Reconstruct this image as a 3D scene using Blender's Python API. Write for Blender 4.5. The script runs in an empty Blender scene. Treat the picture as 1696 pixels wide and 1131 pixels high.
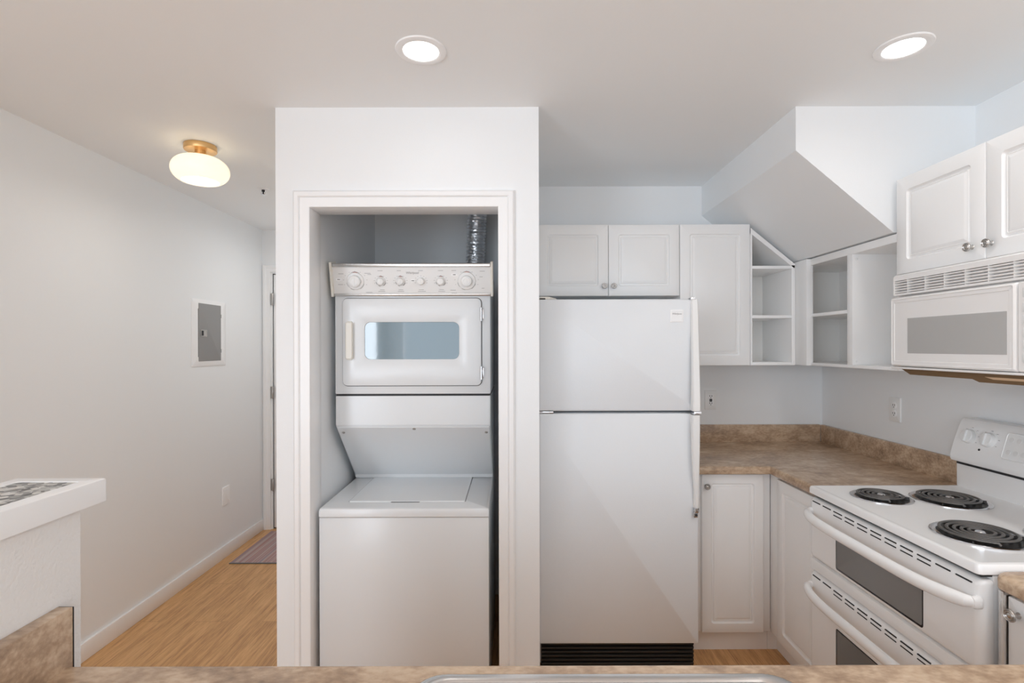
import bpy, bmesh, math, random
from mathutils import Vector, Matrix
random.seed(7)
R_ = math.radians
scn = bpy.context.scene
col = scn.collection

# ------------------------------------------------------------------ camera
cam = bpy.data.cameras.new('camera')
cam.sensor_fit = 'HORIZONTAL'; cam.sensor_width = 36.0
cam.lens = 36.0 * 860.6 / 1696
cam.shift_x = -0.3 / 1696; cam.shift_y = 10.4 / 1696
cam.clip_start = 0.02
camo = bpy.data.objects.new('camera', cam); col.objects.link(camo)
camo.matrix_world = Matrix.Translation((0, 0, 1.482)) @ Matrix.Rotation(math.pi/2 - 0.0016, 4, 'X') @ Matrix.Rotation(-0.0025, 4, 'Z')
scn.camera = camo

# ------------------------------------------------------------------ exposure, world, lights
scn.view_settings.view_transform = 'Standard'
scn.view_settings.look = 'None'
scn.view_settings.gamma = 1.0
scn.view_settings.use_curve_mapping = False
scn.view_settings.exposure = 0.02
scn.cycles.max_bounces = 16
scn.cycles.diffuse_bounces = 14
scn.cycles.caustics_reflective = False
scn.cycles.caustics_refractive = False
scn.cycles.sample_clamp_indirect = 8.0
w = bpy.data.worlds.new('sky'); scn.world = w; w.use_nodes = True
w.node_tree.nodes['Background'].inputs[0].default_value = (0.75, 0.87, 1.0, 1)
w.node_tree.nodes['Background'].inputs[1].default_value = 0.6

def area(name, loc, rot, sx, sy, power, colr, shape='RECTANGLE', spread=180):
    l = bpy.data.lights.new(name, 'AREA'); l.shape = shape; l.size = sx
    if shape in ('RECTANGLE', 'ELLIPSE'): l.size_y = sy
    l.energy = power; l.color = colr; l.spread = R_(spread)
    o = bpy.data.objects.new(name, l); col.objects.link(o)
    o.location = loc; o.rotation_euler = rot
    return o
# daylight through the two living-room windows behind the camera
DAY = (0.862, 0.943, 1.035)
area('daylight_rear', (-0.1, -3.52, 1.35), (R_(90), 0, 0), 3.2, 1.9, 38, DAY)
area('daylight_side', (-2.0, -1.95, 1.33), (R_(90), 0, R_(-90)), 2.2, 1.8, 108, DAY)
# two can lights in view, then unseen fill lights added for corner and hallway
WARM = (0.98, 0.975, 0.96)
for n, (x, y, p) in enumerate([(-0.292, 1.678, 0.25), (1.256, 1.667, 0.3), (1.256, 0.95, 2.6), (1.256, 0.4, 3.2), (-1.3, 3.72, 3.6)]):
    area('can_or_fill_light_%d' % n, (x, y, 2.425), (0, 0, 0), 0.11, 0.11, p, WARM, 'DISK', 168)

# ------------------------------------------------------------------ materials
def mat(name, base, rough=0.5, metal=0.0, spec=0.5, emit=None, estr=0.0, bump=None, coat=0.0):
    m = bpy.data.materials.new(name); m.use_nodes = True
    nt = m.node_tree; b = nt.nodes['Principled BSDF']
    b.inputs['Base Color'].default_value = (*base, 1)
    b.inputs['Roughness'].default_value = rough
    b.inputs['Metallic'].default_value = metal
    b.inputs['Specular IOR Level'].default_value = spec
    b.inputs['Coat Weight'].default_value = coat
    if emit:
        b.inputs['Emission Color'].default_value = (*emit, 1)
        b.inputs['Emission Strength'].default_value = estr
    tc = nt.nodes.new('ShaderNodeTexCoord')
    nz = nt.nodes.new('ShaderNodeTexNoise'); nz.inputs['Scale'].default_value = (bump or (60, 0.02))[0]
    nz.inputs['Detail'].default_value = 3
    nt.links.new(tc.outputs['Object'], nz.inputs['Vector'])
    bp = nt.nodes.new('ShaderNodeBump'); bp.inputs['Strength'].default_value = (bump or (60, 0.02))[1]
    bp.inputs['Distance'].default_value = 0.002
    nt.links.new(nz.outputs['Fac'], bp.inputs['Height'])
    nt.links.new(bp.outputs['Normal'], b.inputs['Normal'])
    return m
def nodes(m): return m.node_tree, m.node_tree.nodes['Principled BSDF']
def ramp(nt, stops):
    r = nt.nodes.new('ShaderNodeValToRGB'); e = r.color_ramp.elements
    while len(e) < len(stops): e.new(0.5)
    for q, (p, c) in zip(e, stops): q.position = p; q.color = (*c, 1)
    return r

M = {}
M['wall'] = mat('wall_paint', (0.832, 0.85, 0.862), 0.5, bump=(220, 0.12))
M['ceil'] = mat('ceiling_paint', (0.84, 0.858, 0.868), 0.55, bump=(160, 0.1))
M['stipple'] = mat('stippled_paint', (0.80, 0.80, 0.795), 0.5, bump=(140, 0.7))
M['trim'] = mat('trim_paint', (0.87, 0.875, 0.88), 0.3)
M['cab'] = mat('cabinet_foil', (0.86, 0.862, 0.86), 0.33)
M['cabin'] = mat('cabinet_interior', (0.84, 0.83, 0.81), 0.45)
M['enamel'] = mat('white_enamel', (0.755, 0.775, 0.79), 0.26, bump=(25, 0.015))
M['range'] = mat('range_enamel_lightened', (0.86, 0.862, 0.862), 0.24, bump=(25, 0.015))  # white enamel lightened to make up for the range's dim corner
M['fridge'] = mat('fridge_enamel', (0.765, 0.79, 0.815), 0.36, bump=(180, 0.12))
M['plastic'] = mat('white_plastic', (0.82, 0.825, 0.82), 0.35)
M['cream'] = mat('cream_plastic', (0.78, 0.75, 0.68), 0.35)
M['console'] = mat('console_face', (0.77, 0.765, 0.755), 0.35)
M['mwplastic'] = mat('microwave_plastic', (0.82, 0.81, 0.80), 0.28)
M['nickel'] = mat('satin_nickel', (0.50, 0.48, 0.46), 0.32, 1.0)
M['chrome'] = mat('chrome', (0.72, 0.72, 0.74), 0.12, 1.0)
M['steel'] = mat('brushed_steel', (0.72, 0.70, 0.68), 0.25, 1.0)
M['alu'] = mat('aluminium_foil', (0.90, 0.91, 0.93), 0.30, 1.0, bump=(90, 1.0))
M['dark'] = mat('dark_gap', (0.02, 0.02, 0.022), 0.6)
M['seal_gap'] = mat('grey_gasket_and_gap', (0.16, 0.165, 0.17), 0.6)  # gasket and hem grey; also paints the shade in gaps and the grip
M['black'] = mat('black_metal', (0.018, 0.017, 0.016), 0.45)
M['coil'] = mat('burner_coil', (0.15, 0.145, 0.14), 0.36, 0.6)
M['pan'] = mat('black_drip_pan', (0.03, 0.028, 0.026), 0.35, 0.6)  # near-black drip pan under the coils
M['panelgrey'] = mat('grey_panel_paint', (0.27, 0.27, 0.268), 0.5)
M['mark'] = mat('grey_print', (0.42, 0.42, 0.42), 0.6)
M['darkmark'] = mat('dark_print', (0.12, 0.12, 0.12), 0.6)
M['redmark'] = mat('red_print', (0.55, 0.22, 0.18), 0.6)
M['sticker'] = mat('white_sticker', (0.88, 0.88, 0.88), 0.6)
M['brass'] = mat('brushed_brass', (0.80, 0.52, 0.24), 0.33, 0.9)
M['ovenglass'] = mat('oven_window_glass', (0.20, 0.197, 0.192), 0.14, 0.0, 0.5)
M['ovenedge'] = mat('oven_window_edge', (0.015, 0.015, 0.017), 0.2)
M['mwglass'] = mat('microwave_window', (0.44, 0.435, 0.425), 0.25)
M['dglass'] = mat('dryer_window_glass', (0.15, 0.225, 0.27), 0.05, 0.0, 0.8, coat=0.5)
M['wood'] = mat('brown_fibreboard', (0.15, 0.085, 0.035), 0.6)
M['tan'] = mat('tan_lamp_cover', (0.55, 0.38, 0.24), 0.5)
M['lens'] = mat('lamp_lens', (0.9, 0.9, 0.9), 0.4, emit=(1.0, 0.985, 0.96), estr=6.0)
M['bulb'] = mat('glowing_bulb', (0.9, 0.9, 0.9), 0.4, emit=(1.0, 0.95, 0.88), estr=12.0)
M['opal'] = mat('opal_glass', (0.92, 0.88, 0.80), 0.15, emit=(1.0, 0.90, 0.76), estr=0.28)
_nt = M['opal'].node_tree; _tr = _nt.nodes.new('ShaderNodeBsdfTranslucent'); _tr.inputs[0].default_value = (0.92, 0.88, 0.80, 1)
_mx = _nt.nodes.new('ShaderNodeMixShader'); _mx.inputs[0].default_value = 0.45
_nt.links.new(_nt.nodes['Principled BSDF'].outputs[0], _mx.inputs[1]); _nt.links.new(_tr.outputs[0], _mx.inputs[2])
_nt.links.new(_mx.outputs[0], _nt.nodes['Material Output'].inputs[0])

def laminate():
    m = mat('brown_stone_laminate', (0.3, 0.2, 0.14), 0.24, bump=(50, 0.03)); nt, b = nodes(m)
    tc = nt.nodes.new('ShaderNodeTexCoord')
    n1 = nt.nodes.new('ShaderNodeTexNoise'); n1.inputs['Scale'].default_value = 9; n1.inputs['Detail'].default_value = 8; n1.inputs['Roughness'].default_value = 0.68
    n2 = nt.nodes.new('ShaderNodeTexNoise'); n2.inputs['Scale'].default_value = 70; n2.inputs['Detail'].default_value = 5
    mp = nt.nodes.new('ShaderNodeMapping'); mp.inputs['Scale'].default_value = (0.8, 1.3, 1.6)
    nt.links.new(tc.outputs['Object'], mp.inputs[0])
    nt.links.new(mp.outputs[0], n1.inputs['Vector']); nt.links.new(mp.outputs[0], n2.inputs['Vector'])
    mx = nt.nodes.new('ShaderNodeMix'); mx.data_type = 'FLOAT'; mx.inputs[0].default_value = 0.3
    nt.links.new(n1.outputs['Fac'], mx.inputs[2]); nt.links.new(n2.outputs['Fac'], mx.inputs[3])
    r = ramp(nt, [(0.34, (0.25, 0.17, 0.115)), (0.46, (0.41, 0.285, 0.19)), (0.55, (0.55, 0.405, 0.28)), (0.68, (0.68, 0.53, 0.385))])
    nt.links.new(mx.outputs[0], r.inputs[0]); nt.links.new(r.outputs[0], b.inputs['Base Color'])
    return m
M['lam'] = laminate()

def floor_mat():
    m = mat('oak_planks', (0.4, 0.22, 0.1), 0.36, bump=(30, 0.02)); nt, b = nodes(m)
    tc = nt.nodes.new('ShaderNodeTexCoord')
    mp = nt.nodes.new('ShaderNodeMapping'); mp.inputs['Rotation'].default_value = (0, 0, R_(90))
    mp.inputs['Location'].default_value = (0.37, 0.06, 0)
    nt.links.new(tc.outputs['Object'], mp.inputs[0])
    br = nt.nodes.new('ShaderNodeTexBrick'); br.inputs['Scale'].default_value = 1
    br.inputs['Brick Width'].default_value = 1.22; br.inputs['Row Height'].default_value = 0.185
    br.inputs['Mortar Size'].default_value = 0.0008; br.inputs['Mortar Smooth'].default_value = 0.3
    br.offset = 0.37
    br.inputs['Color1'].default_value = (0.0, 0, 0, 1); br.inputs['Color2'].default_value = (1, 1, 1, 1); br.inputs['Mortar'].default_value = (0.5, 0.5, 0.5, 1)
    nt.links.new(mp.outputs[0], br.inputs['Vector'])
    # grain stretched along the planks, shifted per plank
    mg = nt.nodes.new('ShaderNodeMapping'); mg.inputs['Scale'].default_value = (9, 0.55, 1)
    sc = nt.nodes.new('ShaderNodeVectorMath'); sc.operation = 'MULTIPLY_ADD'
    sc.inputs[1].default_value = (7.3, 3.1, 5.0)
    nt.links.new(br.outputs['Color'], sc.inputs[0]); nt.links.new(tc.outputs['Object'], sc.inputs[2])
    nt.links.new(sc.outputs[0], mg.inputs[0])
    n1 = nt.nodes.new('ShaderNodeTexNoise'); n1.inputs['Scale'].default_value = 1.6; n1.inputs['Detail'].default_value = 2
    nt.links.new(mg.outputs[0], n1.inputs['Vector'])
    ml = nt.nodes.new('ShaderNodeMath'); ml.operation = 'MULTIPLY'; ml.inputs[1].default_value = 26
    nt.links.new(n1.outputs['Fac'], ml.inputs[0])
    fr = nt.nodes.new('ShaderNodeMath'); fr.operation = 'SINE'; nt.links.new(ml.outputs[0], fr.inputs[0])
    n2 = nt.nodes.new('ShaderNodeTexNoise'); n2.inputs['Scale'].default_value = 14; n2.inputs['Detail'].default_value = 6; n2.inputs['Roughness'].default_value = 0.7
    nt.links.new(mg.outputs[0], n2.inputs['Vector'])
    ad = nt.nodes.new('ShaderNodeMath'); ad.operation = 'MULTIPLY_ADD'; ad.inputs[1].default_value = 0.07
    nt.links.new(fr.outputs[0], ad.inputs[0]); nt.links.new(n2.outputs['Fac'], ad.inputs[2])
    r = ramp(nt, [(0.3, (0.40, 0.205, 0.082)), (0.5, (0.58, 0.325, 0.135)), (0.7, (0.70, 0.415, 0.19))])
    nt.links.new(ad.outputs[0], r.inputs[0])
    mx = nt.nodes.new('ShaderNodeMix'); mx.data_type = 'RGBA'; mx.blend_type = 'MULTIPLY'
    nt.links.new(br.outputs['Fac'], mx.inputs[0]); nt.links.new(r.outputs[0], mx.inputs[6]); mx.inputs[7].default_value = (0.45, 0.4, 0.35, 1)
    nt.links.new(mx.outputs[2], b.inputs['Base Color'])
    return m
M['floor'] = floor_mat()

def rug_mat():
    m = mat('striped_rug', (0.3, 0.2, 0.2), 0.9, bump=(400, 0.6)); nt, b = nodes(m)
    tc = nt.nodes.new('ShaderNodeTexCoord'); mp = nt.nodes.new('ShaderNodeMapping')
    mp.inputs['Scale'].default_value = (38, 0.15, 0.01); nt.links.new(tc.outputs['Object'], mp.inputs[0])
    n = nt.nodes.new('ShaderNodeTexNoise'); n.inputs['Scale'].default_value = 1; n.inputs['Detail'].default_value = 4; n.inputs['Roughness'].default_value = 0.75
    nt.links.new(mp.outputs[0], n.inputs['Vector'])
    r = ramp(nt, [(0.30, (0.13, 0.11, 0.14)), (0.40, (0.32, 0.29, 0.33)), (0.47, (0.42, 0.22, 0.18)), (0.53, (0.42, 0.39, 0.42)), (0.6, (0.56, 0.39, 0.30)), (0.7, (0.22, 0.18, 0.23))])
    nt.links.new(n.outputs['Fac'], r.inputs[0]); nt.links.new(r.outputs[0], b.inputs['Base Color'])
    return m
M['rug'] = rug_mat()

def tile_mat():
    m = mat('speckled_mosaic', (0.4, 0.4, 0.4), 0.3, bump=(120, 0.2)); nt, b = nodes(m)
    tc = nt.nodes.new('ShaderNodeTexCoord')
    v = nt.nodes.new('ShaderNodeTexVoronoi'); v.inputs['Scale'].default_value = 95
    nt.links.new(tc.outputs['Object'], v.inputs['Vector'])
    bw = nt.nodes.new('ShaderNodeSeparateColor'); nt.links.new(v.outputs['Color'], bw.inputs[0])
    r = ramp(nt, [(0.0, (0.035, 0.035, 0.035)), (0.2, (0.10, 0.10, 0.10)), (0.38, (0.28, 0.28, 0.27)), (0.62, (0.42, 0.42, 0.40)), (0.9, (0.66, 0.65, 0.62))])
    nt.links.new(bw.outputs[0], r.inputs[0]); nt.links.new(r.outputs[0], b.inputs['Base Color'])
    return m
M['tile'] = tile_mat()

# ------------------------------------------------------------------ object helpers
ORG = {}
def tag(o, label=None, cat=None, group=None, kind=None):
    if label: o['label'] = label
    if cat: o['category'] = cat
    if group: o['group'] = group
    if kind: o['kind'] = kind
    return o
def thing(name, loc, label, cat, group=None):
    o = bpy.data.objects.new(name, None); o.empty_display_size = 0.05; col.objects.link(o)
    o.location = loc; ORG[o] = Vector(loc)
    return tag(o, label, cat, group)
def obj(name, bm, m, parent=None, origin=None):
    """link a bmesh built in world metres as ONE mesh object, its origin at the parent's (or given) point"""
    org = Vector(origin) if origin is not None else (ORG[parent] if parent else Vector((0, 0, 0)))
    bmesh.ops.remove_doubles(bm, verts=bm.verts, dist=1e-6)
    bmesh.ops.recalc_face_normals(bm, faces=bm.faces)
    bmesh.ops.translate(bm, verts=bm.verts, vec=-org)
    me = bpy.data.meshes.new(name); bm.to_mesh(me); bm.free()
    me.materials.append(M[m] if isinstance(m, str) else m)
    for p in me.polygons: p.use_smooth = True
    me.set_sharp_from_angle(angle=R_(32))
    o = bpy.data.objects.new(name, me); col.objects.link(o)
    if parent:
        o.parent = parent; o.location = org - ORG[parent]
    else: o.location = org
    ORG[o] = org
    return o
def struct(name, bm, m, parent=None):
    o = obj(name, bm, m, parent)
    if not parent: o['kind'] = 'structure'
    return o
def dup(o, loc, label=None, parent=None):
    c = o.copy(); col.objects.link(c); c.location = loc
    if parent is not None: c.parent = parent
    if label: c['label'] = label
    for ch in [q for q in list(ORG) if q.parent == o]:
        dup(ch, ch.location, None, c)
    return c

def B(): return bmesh.new()
def box(bm, x0, x1, y0, y1, z0, z1, bev=0.0, seg=2):
    t = bmesh.new(); bmesh.ops.create_cube(t, size=1)
    for v in t.verts:
        v.co = Vector(((x0+x1)/2 + v.co.x*abs(x1-x0), (y0+y1)/2 + v.co.y*abs(y1-y0), (z0+z1)/2 + v.co.z*abs(z1-z0)))
    if bev: bmesh.ops.bevel(t, geom=t.edges[:], offset=bev, segments=seg, profile=0.5, affect='EDGES')
    merge(bm, t); return bm
def merge(bm, t):
    me = bpy.data.meshes.new('tmp'); t.to_mesh(me); t.free(); bm.from_mesh(me); bpy.data.meshes.remove(me)
class Fr:
    def __init__(s, o, r, u):
        s.o = Vector(o); s.r = Vector(r).normalized(); s.u = Vector(u).normalized(); s.n = s.r.cross(s.u)
    def p(s, a, b, d=0): return s.o + s.r*a + s.u*b + s.n*d
def FY(y): return Fr((0, y, 0), (1, 0, 0), (0, 0, 1))       # faces -Y ; a = X, b = Z
def FX(x): return Fr((x, 0, 0), (0, -1, 0), (0, 0, 1))      # faces -X ; a = -Y, b = Z
def FXp(x): return Fr((x, 0, 0), (0, 1, 0), (0, 0, 1))      # faces +X ; a = Y, b = Z
def rr(a0, a1, b0, b1, r, n=4):
    r = max(1e-5, min(r, (a1-a0)/2 - 1e-5, (b1-b0)/2 - 1e-5)); out = []
    for cx, cy, s in ((a1-r, b1-r, 0), (a0+r, b1-r, 90), (a0+r, b0+r, 180), (a1-r, b0+r, 270)):
        for k in range(n+1):
            t = R_(s + 90*k/n); out.append((cx + r*math.cos(t), cy + r*math.sin(t)))
    return out
def loft(bm, loops, cap0=True, cap1=True, closed=True):
    vs = [[bm.verts.new(p) for p in L] for L in loops]
    n = len(vs[0])
    for A, C in zip(vs, vs[1:]):
        for i in range(n if closed else n-1):
            j = (i+1) % n
            try: bm.faces.new((A[i], A[j], C[j], C[i]))
            except ValueError: pass
    if cap0: bm.faces.new(vs[0])
    if cap1: bm.faces.new(vs[-1])
    return bm
def slab(bm, F, a0, a1, b0, b1, stages, n=4):
    """rounded-rectangle terraces: stages = [(inset, radius, depth)...]; first and last are capped"""
    loops = []
    for ins, r, d in stages:
        loops.append([F.p(a, b, d) for a, b in rr(a0+ins, a1-ins, b0+ins, b1-ins, r, n)])
    return loft(bm, loops)
def plate(bm, F, a0, a1, b0, b1, d0, d1, r=0.002, bev=0.0015):
    return slab(bm, F, a0, a1, b0, b1, [(0, r, d0), (0, r, d1-bev), (bev*0.3, r, d1-bev*0.3), (bev, r, d1)])
def raised(F, a0, a1, b0, b1, th=0.019, ins=0.052):
    bm = B()
    i = ins
    slab(bm, F, a0, a1, b0, b1, [(0, .003, 0), (0, .003, th-.003), (.001, .003, th-.001), (.003, .003, th),
        (i, .013, th), (i+.0015, .012, th-.0045), (i+.006, .009, th-.0085), (i+.011, .006, th-.008),
        (i+.015, .004, th-.003), (i+.017, .003, th-.0042), (i+.025, .002, th-.0012), (i+.028, .002, th-.0002)], 5)
    return bm
def lathe(bm, c, axis, prof, n=32, xref=None, caps=True):
    """prof = [(radius, height along axis)...]"""
    ax = Vector(axis).normalized()
    ref = Vector(xref) if xref else (Vector((0, 0, 1)) if abs(ax.z) < .9 else Vector((1, 0, 0)))
    e1 = ref.cross(ax).normalized(); e2 = ax.cross(e1); c = Vector(c)
    loops = [[c + ax*h + (e1*math.cos(2*math.pi*k/n) + e2*math.sin(2*math.pi*k/n))*max(r, 1e-4) for k in range(n)] for r, h in prof]
    return loft(bm, loops, caps, caps)
def tube(bm, pts, rad, n=10, caps=True, flat=None):
    """sweep; rad = number or list; flat = (axis vector, factor) squeezes the section along that axis"""
    pts = [Vector(p) for p in pts]; loops = []; prev = None
    for i, p in enumerate(pts):
        t = (pts[min(i+1, len(pts)-1)] - pts[max(i-1, 0)]).normalized()
        if prev is None:
            ref = Vector((0, 0, 1)) if abs(t.z) < 0.9 else Vector((1, 0, 0))
            e1 = ref.cross(t).normalized()
        else: e1 = (prev - t*prev.dot(t)).normalized()
        prev = e1; e2 = t.cross(e1)
        r = rad[i] if isinstance(rad, (list, tuple)) else rad
        L = []
        for k in range(n):
            q = (e1*math.cos(2*math.pi*k/n) + e2*math.sin(2*math.pi*k/n))*r
            if flat: q = q - flat[0]*q.dot(flat[0])*(1-flat[1])
            L.append(p + q)
        loops.append(L)
    return loft(bm, loops, caps, caps)
def prism(bm, poly, axis, t0, t1):
    """poly in the two other axes (in x,y,z order), extruded along axis"""
    def P(u, v, t): return {'x': Vector((t, u, v)), 'y': Vector((u, t, v)), 'z': Vector((u, v, t))}[axis]
    return loft(bm, [[P(u, v, t0) for u, v in poly], [P(u, v, t1) for u, v in poly]])
def knob(F, a, b, d, parent, r=0.0145, name='knob'):
    """ringed nickel cabinet knob standing off the face F at (a, b)"""
    bm = B(); s = r/0.0145
    lathe(bm, F.p(a, b, d), F.n, [(.006*s, -.001), (.0075*s, 0), (.0052*s, .004*s), (.005*s, .013*s), (.009*s, .016*s), (.0142*s, .018*s), (.0145*s, .021*s),
        (.0132*s, .0235*s), (.0118*s, .0222*s), (.0108*s, .0222*s), (.0095*s, .0242*s), (.0075*s, .0242*s), (.0062*s, .0228*s), (.005*s, .0238*s), (.0001, .0248*s)], 28)
    return obj(name, bm, 'nickel', parent, F.p(a, b, d))
def text(body, F, a, b, d, size, m, parent, name, th=0.0004, shear=0.0):
    cu = bpy.data.curves.new(name, 'FONT'); cu.body = body; cu.size = size; cu.align_x = 'CENTER'; cu.align_y = 'CENTER'
    cu.extrude = th; cu.shear = shear; cu.offset = size*0.012
    t = bpy.data.objects.new(name, cu); col.objects.link(t)
    bpy.context.view_layer.update()
    me = bpy.data.meshes.new_from_object(t.evaluated_get(bpy.context.evaluated_depsgraph_get()))
    bpy.data.objects.remove(t); bpy.data.curves.remove(cu)
    bm = B(); bm.from_mesh(me); bpy.data.meshes.remove(me)
    for v in bm.verts: v.co = F.p(a + v.co.x, b + v.co.y, d + v.co.z)
    return obj(name, bm, m, parent)

# ------------------------------------------------------------------ room shell
XL, XR, YB, YH, ZC = -2.039, 1.853, 3.109, 4.24, 2.44
YR = -3.6
YC = 2.077
struct('floor', box(B(), XL-.1, XR+.1, YR-.1, YH+.1, -.05, 0), 'floor')
struct('ceiling', box(B(), XL-.1, XR+.1, YR-.1, YH+.1, ZC, ZC+.05), 'ceil')
bm = B(); box(bm, XL-.1, XL, -.75, YH+.1, 0, ZC); box(bm, XL-.1, XL, YR-.1, -3.15, 0, ZC); box(bm, XL-.1, XL, -3.15, -.75, 0, .35); box(bm, XL-.1, XL, -3.15, -.75, 2.3, ZC)
struct('wall_left', bm, 'wall')
bm = B()
for y in (-3.15, -1.975, -.8): box(bm, XL-.07, XL-.02, y, y+.05, .35, 2.3)
box(bm, XL-.07, XL-.02, -3.15, -.75, .35, .40); box(bm, XL-.07, XL-.02, -3.15, -.75, 2.25, 2.3)
struct('window_2', bm, 'trim')
struct('wall_right', box(B(), XR, XR+.1, YR-.1, YB+.1, 0, ZC), 'wall')
struct('wall_back', box(B(), -.819, XR, YB, YB+.1, 0, ZC), 'wall')
# closet enclosure, in front of the laundry unit
CX0, CX1 = -.944, .108
OX0, OX1, OZ = -.805, -.055, 2.04
bm = B()
box(bm, CX0, OX0-.018, YC, YC+.11, 0, ZC); box(bm, OX1+.018, CX1, YC, YC+.11, 0, ZC); box(bm, OX0-.018, OX1+.018, YC, YC+.11, OZ+.018, ZC)
struct('wall_closet_front', bm, 'wall')
struct('wall_closet_left', box(B(), CX0, -.819, YC+.11, YH, 0, ZC), 'wall')
struct('wall_closet_right', box(B(), -.016, CX1, YC+.11, YB, 0, ZC), 'wall')
# jamb lining
bm = B()
box(bm, OX0-.018, OX0, YC-.001, YC+.112, 0, OZ, .001); box(bm, OX1, OX1+.018, YC-.001, YC+.112, 0, OZ, .001)
box(bm, OX0-.018, OX1+.018, YC-.001, YC+.112, OZ, OZ+.018, .001)
struct('trim_1', bm, 'trim')
# casing: mitred stepped moulding around the opening
def casing(bm, F, a0, a1, b0, b1, prof):
    """U-shaped casing: prof = [(offset from opening, projection)...]"""
    loops = []
    for (a, b, sa, sb) in ((a0, b0, -1, 0), (a0, b1, -1, 1), (a1, b1, 1, 1), (a1, b0, 1, 0)):
        loops.append([F.p(a + sa*o, b + sb*o, d) for o, d in prof])
    return loft(bm, loops, True, True)
prof = [(0, 0), (0, .009), (.002, .011), (.036, .013), (.0385, .0105), (.041, .0175), (.044, .0195), (.058, .0195), (.063, .016), (.066, .010), (.067, 0)]
struct('trim_2', casing(B(), FY(YC), OX0, OX1, 0, OZ, prof), 'trim')
# hall end wall, its door and casing
bm = B()
DX0, DX1, DZ = -1.957, -1.14, 2.085
box(bm, XL, DX0, YH, YH+.1, 0, ZC); box(bm, DX1, CX0+.02, YH, YH+.1, 0, ZC); box(bm, DX0, DX1, YH, YH+.1, DZ, ZC)
struct('wall_hall_end', bm, 'wall')
d = struct('door_1', box(B(), DX0+.006, DX1-.006, YH+.012, YH+.05, .01, DZ-.006, .002), 'trim')
for z0, z1 in ((1.829, 1.923), (1.068, 1.162), (.315, .41)):
    bm = B(); lathe(bm, (DX0+.004, YH-.004, z0), (0, 0, 1), [(.0045, -.004), (.007, 0), (.007, z1-z0), (.0045, z1-z0+.004)], 12)
    box(bm, DX0-.016, DX0+.004, YH-.0025, YH-.0005, z0, z1); obj('hinge', bm, 'nickel', d)
bm = B(); box(bm, DX0+.0005, DX0+.0055, YH+.014, YH+.06, 0, DZ); obj('jamb_shade_strip', bm, 'dark', d)  # dark strip painting the shade in the hinge-side gap
bm = casing(B(), FY(YH), DX0-.014, DX1+.014, 0, DZ+.012, [(0, 0), (0, .012), (.03, .014), (.034, .018), (.052, .018), (.058, .012), (.06, 0)])
struct('trim_3', bm, 'trim')
struct('baseboard_left', box(B(), XL, XL+.014, YR, YH, 0, .089, .003), 'trim')
struct('baseboard_hall', box(B(), CX0-.014, CX0, YC, YH, 0, .089, .003), 'trim')
# living-room end behind the camera: wall with one wide window
bm = B(); wx0, wx1, wz0, wz1 = -1.75, 1.55, .35, 2.32
box(bm, XL, wx0, YR-.1, YR, 0, ZC); box(bm, wx1, XR, YR-.1, YR, 0, ZC); box(bm, wx0, wx1, YR-.1, YR, 0, wz0); box(bm, wx0, wx1, YR-.1, YR, wz1, ZC)
struct('wall_rear', bm, 'wall')
bm = B()
for x in (wx0, (wx0*2+wx1)/3, (wx0+wx1*2)/3, wx1-.05): box(bm, x, x+.05, YR-.07, YR-.02, wz0, wz1)
box(bm, wx0, wx1, YR-.07, YR-.02, wz0, wz0+.05); box(bm, wx0, wx1, YR-.07, YR-.02, wz1-.05, wz1)
struct('window_1', bm, 'trim')
# boxed-in underside of a stair above the corner
bm = B()
prism(bm, [(1.135, ZC), (1.135, 2.264), (1.524, 1.936), (XR, 1.936), (XR, ZC)], 'y', YC, YB)
struct('wall_stair_soffit', bm, 'wall')
# half wall at the left end of the peninsula
PX = -.82
struct('wall_peninsula', box(B(), PX-.12, PX, -.6, .985, 0, 1.18), 'stipple')
t = thing('bar_ledge', (-.89, .2, 1.18), 'thick white ledge capping the half wall at left, inlaid with grey speckled mosaic', 'ledge')
bm = B(); F = Fr((0, 0, 1.225), (1, 0, 0), (0, 1, 0))
slab(bm, F, -.981, -.804, -.62, 1.029, [(0, .003, -.0445), (0, .003, -.003), (.001, .003, -.001), (.003, .003, 0), (.030, .002, 0), (.031, .002, -.0025)])
obj('ledge_frame', bm, 'trim', t)
bm = B(); slab(bm, F, -.950, -.835, -.589, .998, [(0, .002, -.0035), (0, .002, -.0008)]); o = obj('mosaic_inlay', bm, 'tile', t); o['label'] = 'grey, black and white speckled mosaic'

# ------------------------------------------------------------------ hallway things
t = thing('electrical_panel', (XL, 3.495, 1.36), 'grey-doored breaker panel with a white frame set in the left hallway wall', 'electrical panel')
F = FXp(XL)
bm = B(); slab(bm, F, 3.300, 3.692, 1.359, 1.799, [(0, .004, 0), (0, .004, .004), (.003, .004, .006), (.062, .002, .006), (.064, .002, .002)])
for a in (3.33, 3.66):
    for b in (1.47, 1.69): lathe(bm, F.p(a, b, .0055), F.n, [(.005, 0), (.005, .0015), (.003, .0022)], 10)
obj('panel_frame', bm, 'trim', t)
o = obj('panel_door', plate(B(), F, 3.368, 3.625, 1.393, 1.773, .001, .0085, .003), 'panelgrey', t); o['label'] = 'plain mid-grey metal door'
bm = B(); slab(bm, F, 3.385, 3.455, 1.555, 1.6, [(0, .004, .008), (0, .004, .012), (.004, .003, .0125), (.007, .003, .0095)]); obj('latch', bm, 'nickel', o)
obj('latch_button', plate(B(), F, 3.398, 3.418, 1.562, 1.593, .0095, .0112, .002, .0005), 'dark', o)
for z in (1.46, 1.70):
    obj('hinge', box(B(), XL+.004, XL+.010, 3.622, 3.628, z-.012, z+.012, .001), 'panelgrey', t)
t = thing('blank_wall_plate', (XL, 3.69, .366), 'small blank white cover plate low on the left hallway wall above the baseboard', 'wall plate')
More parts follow.
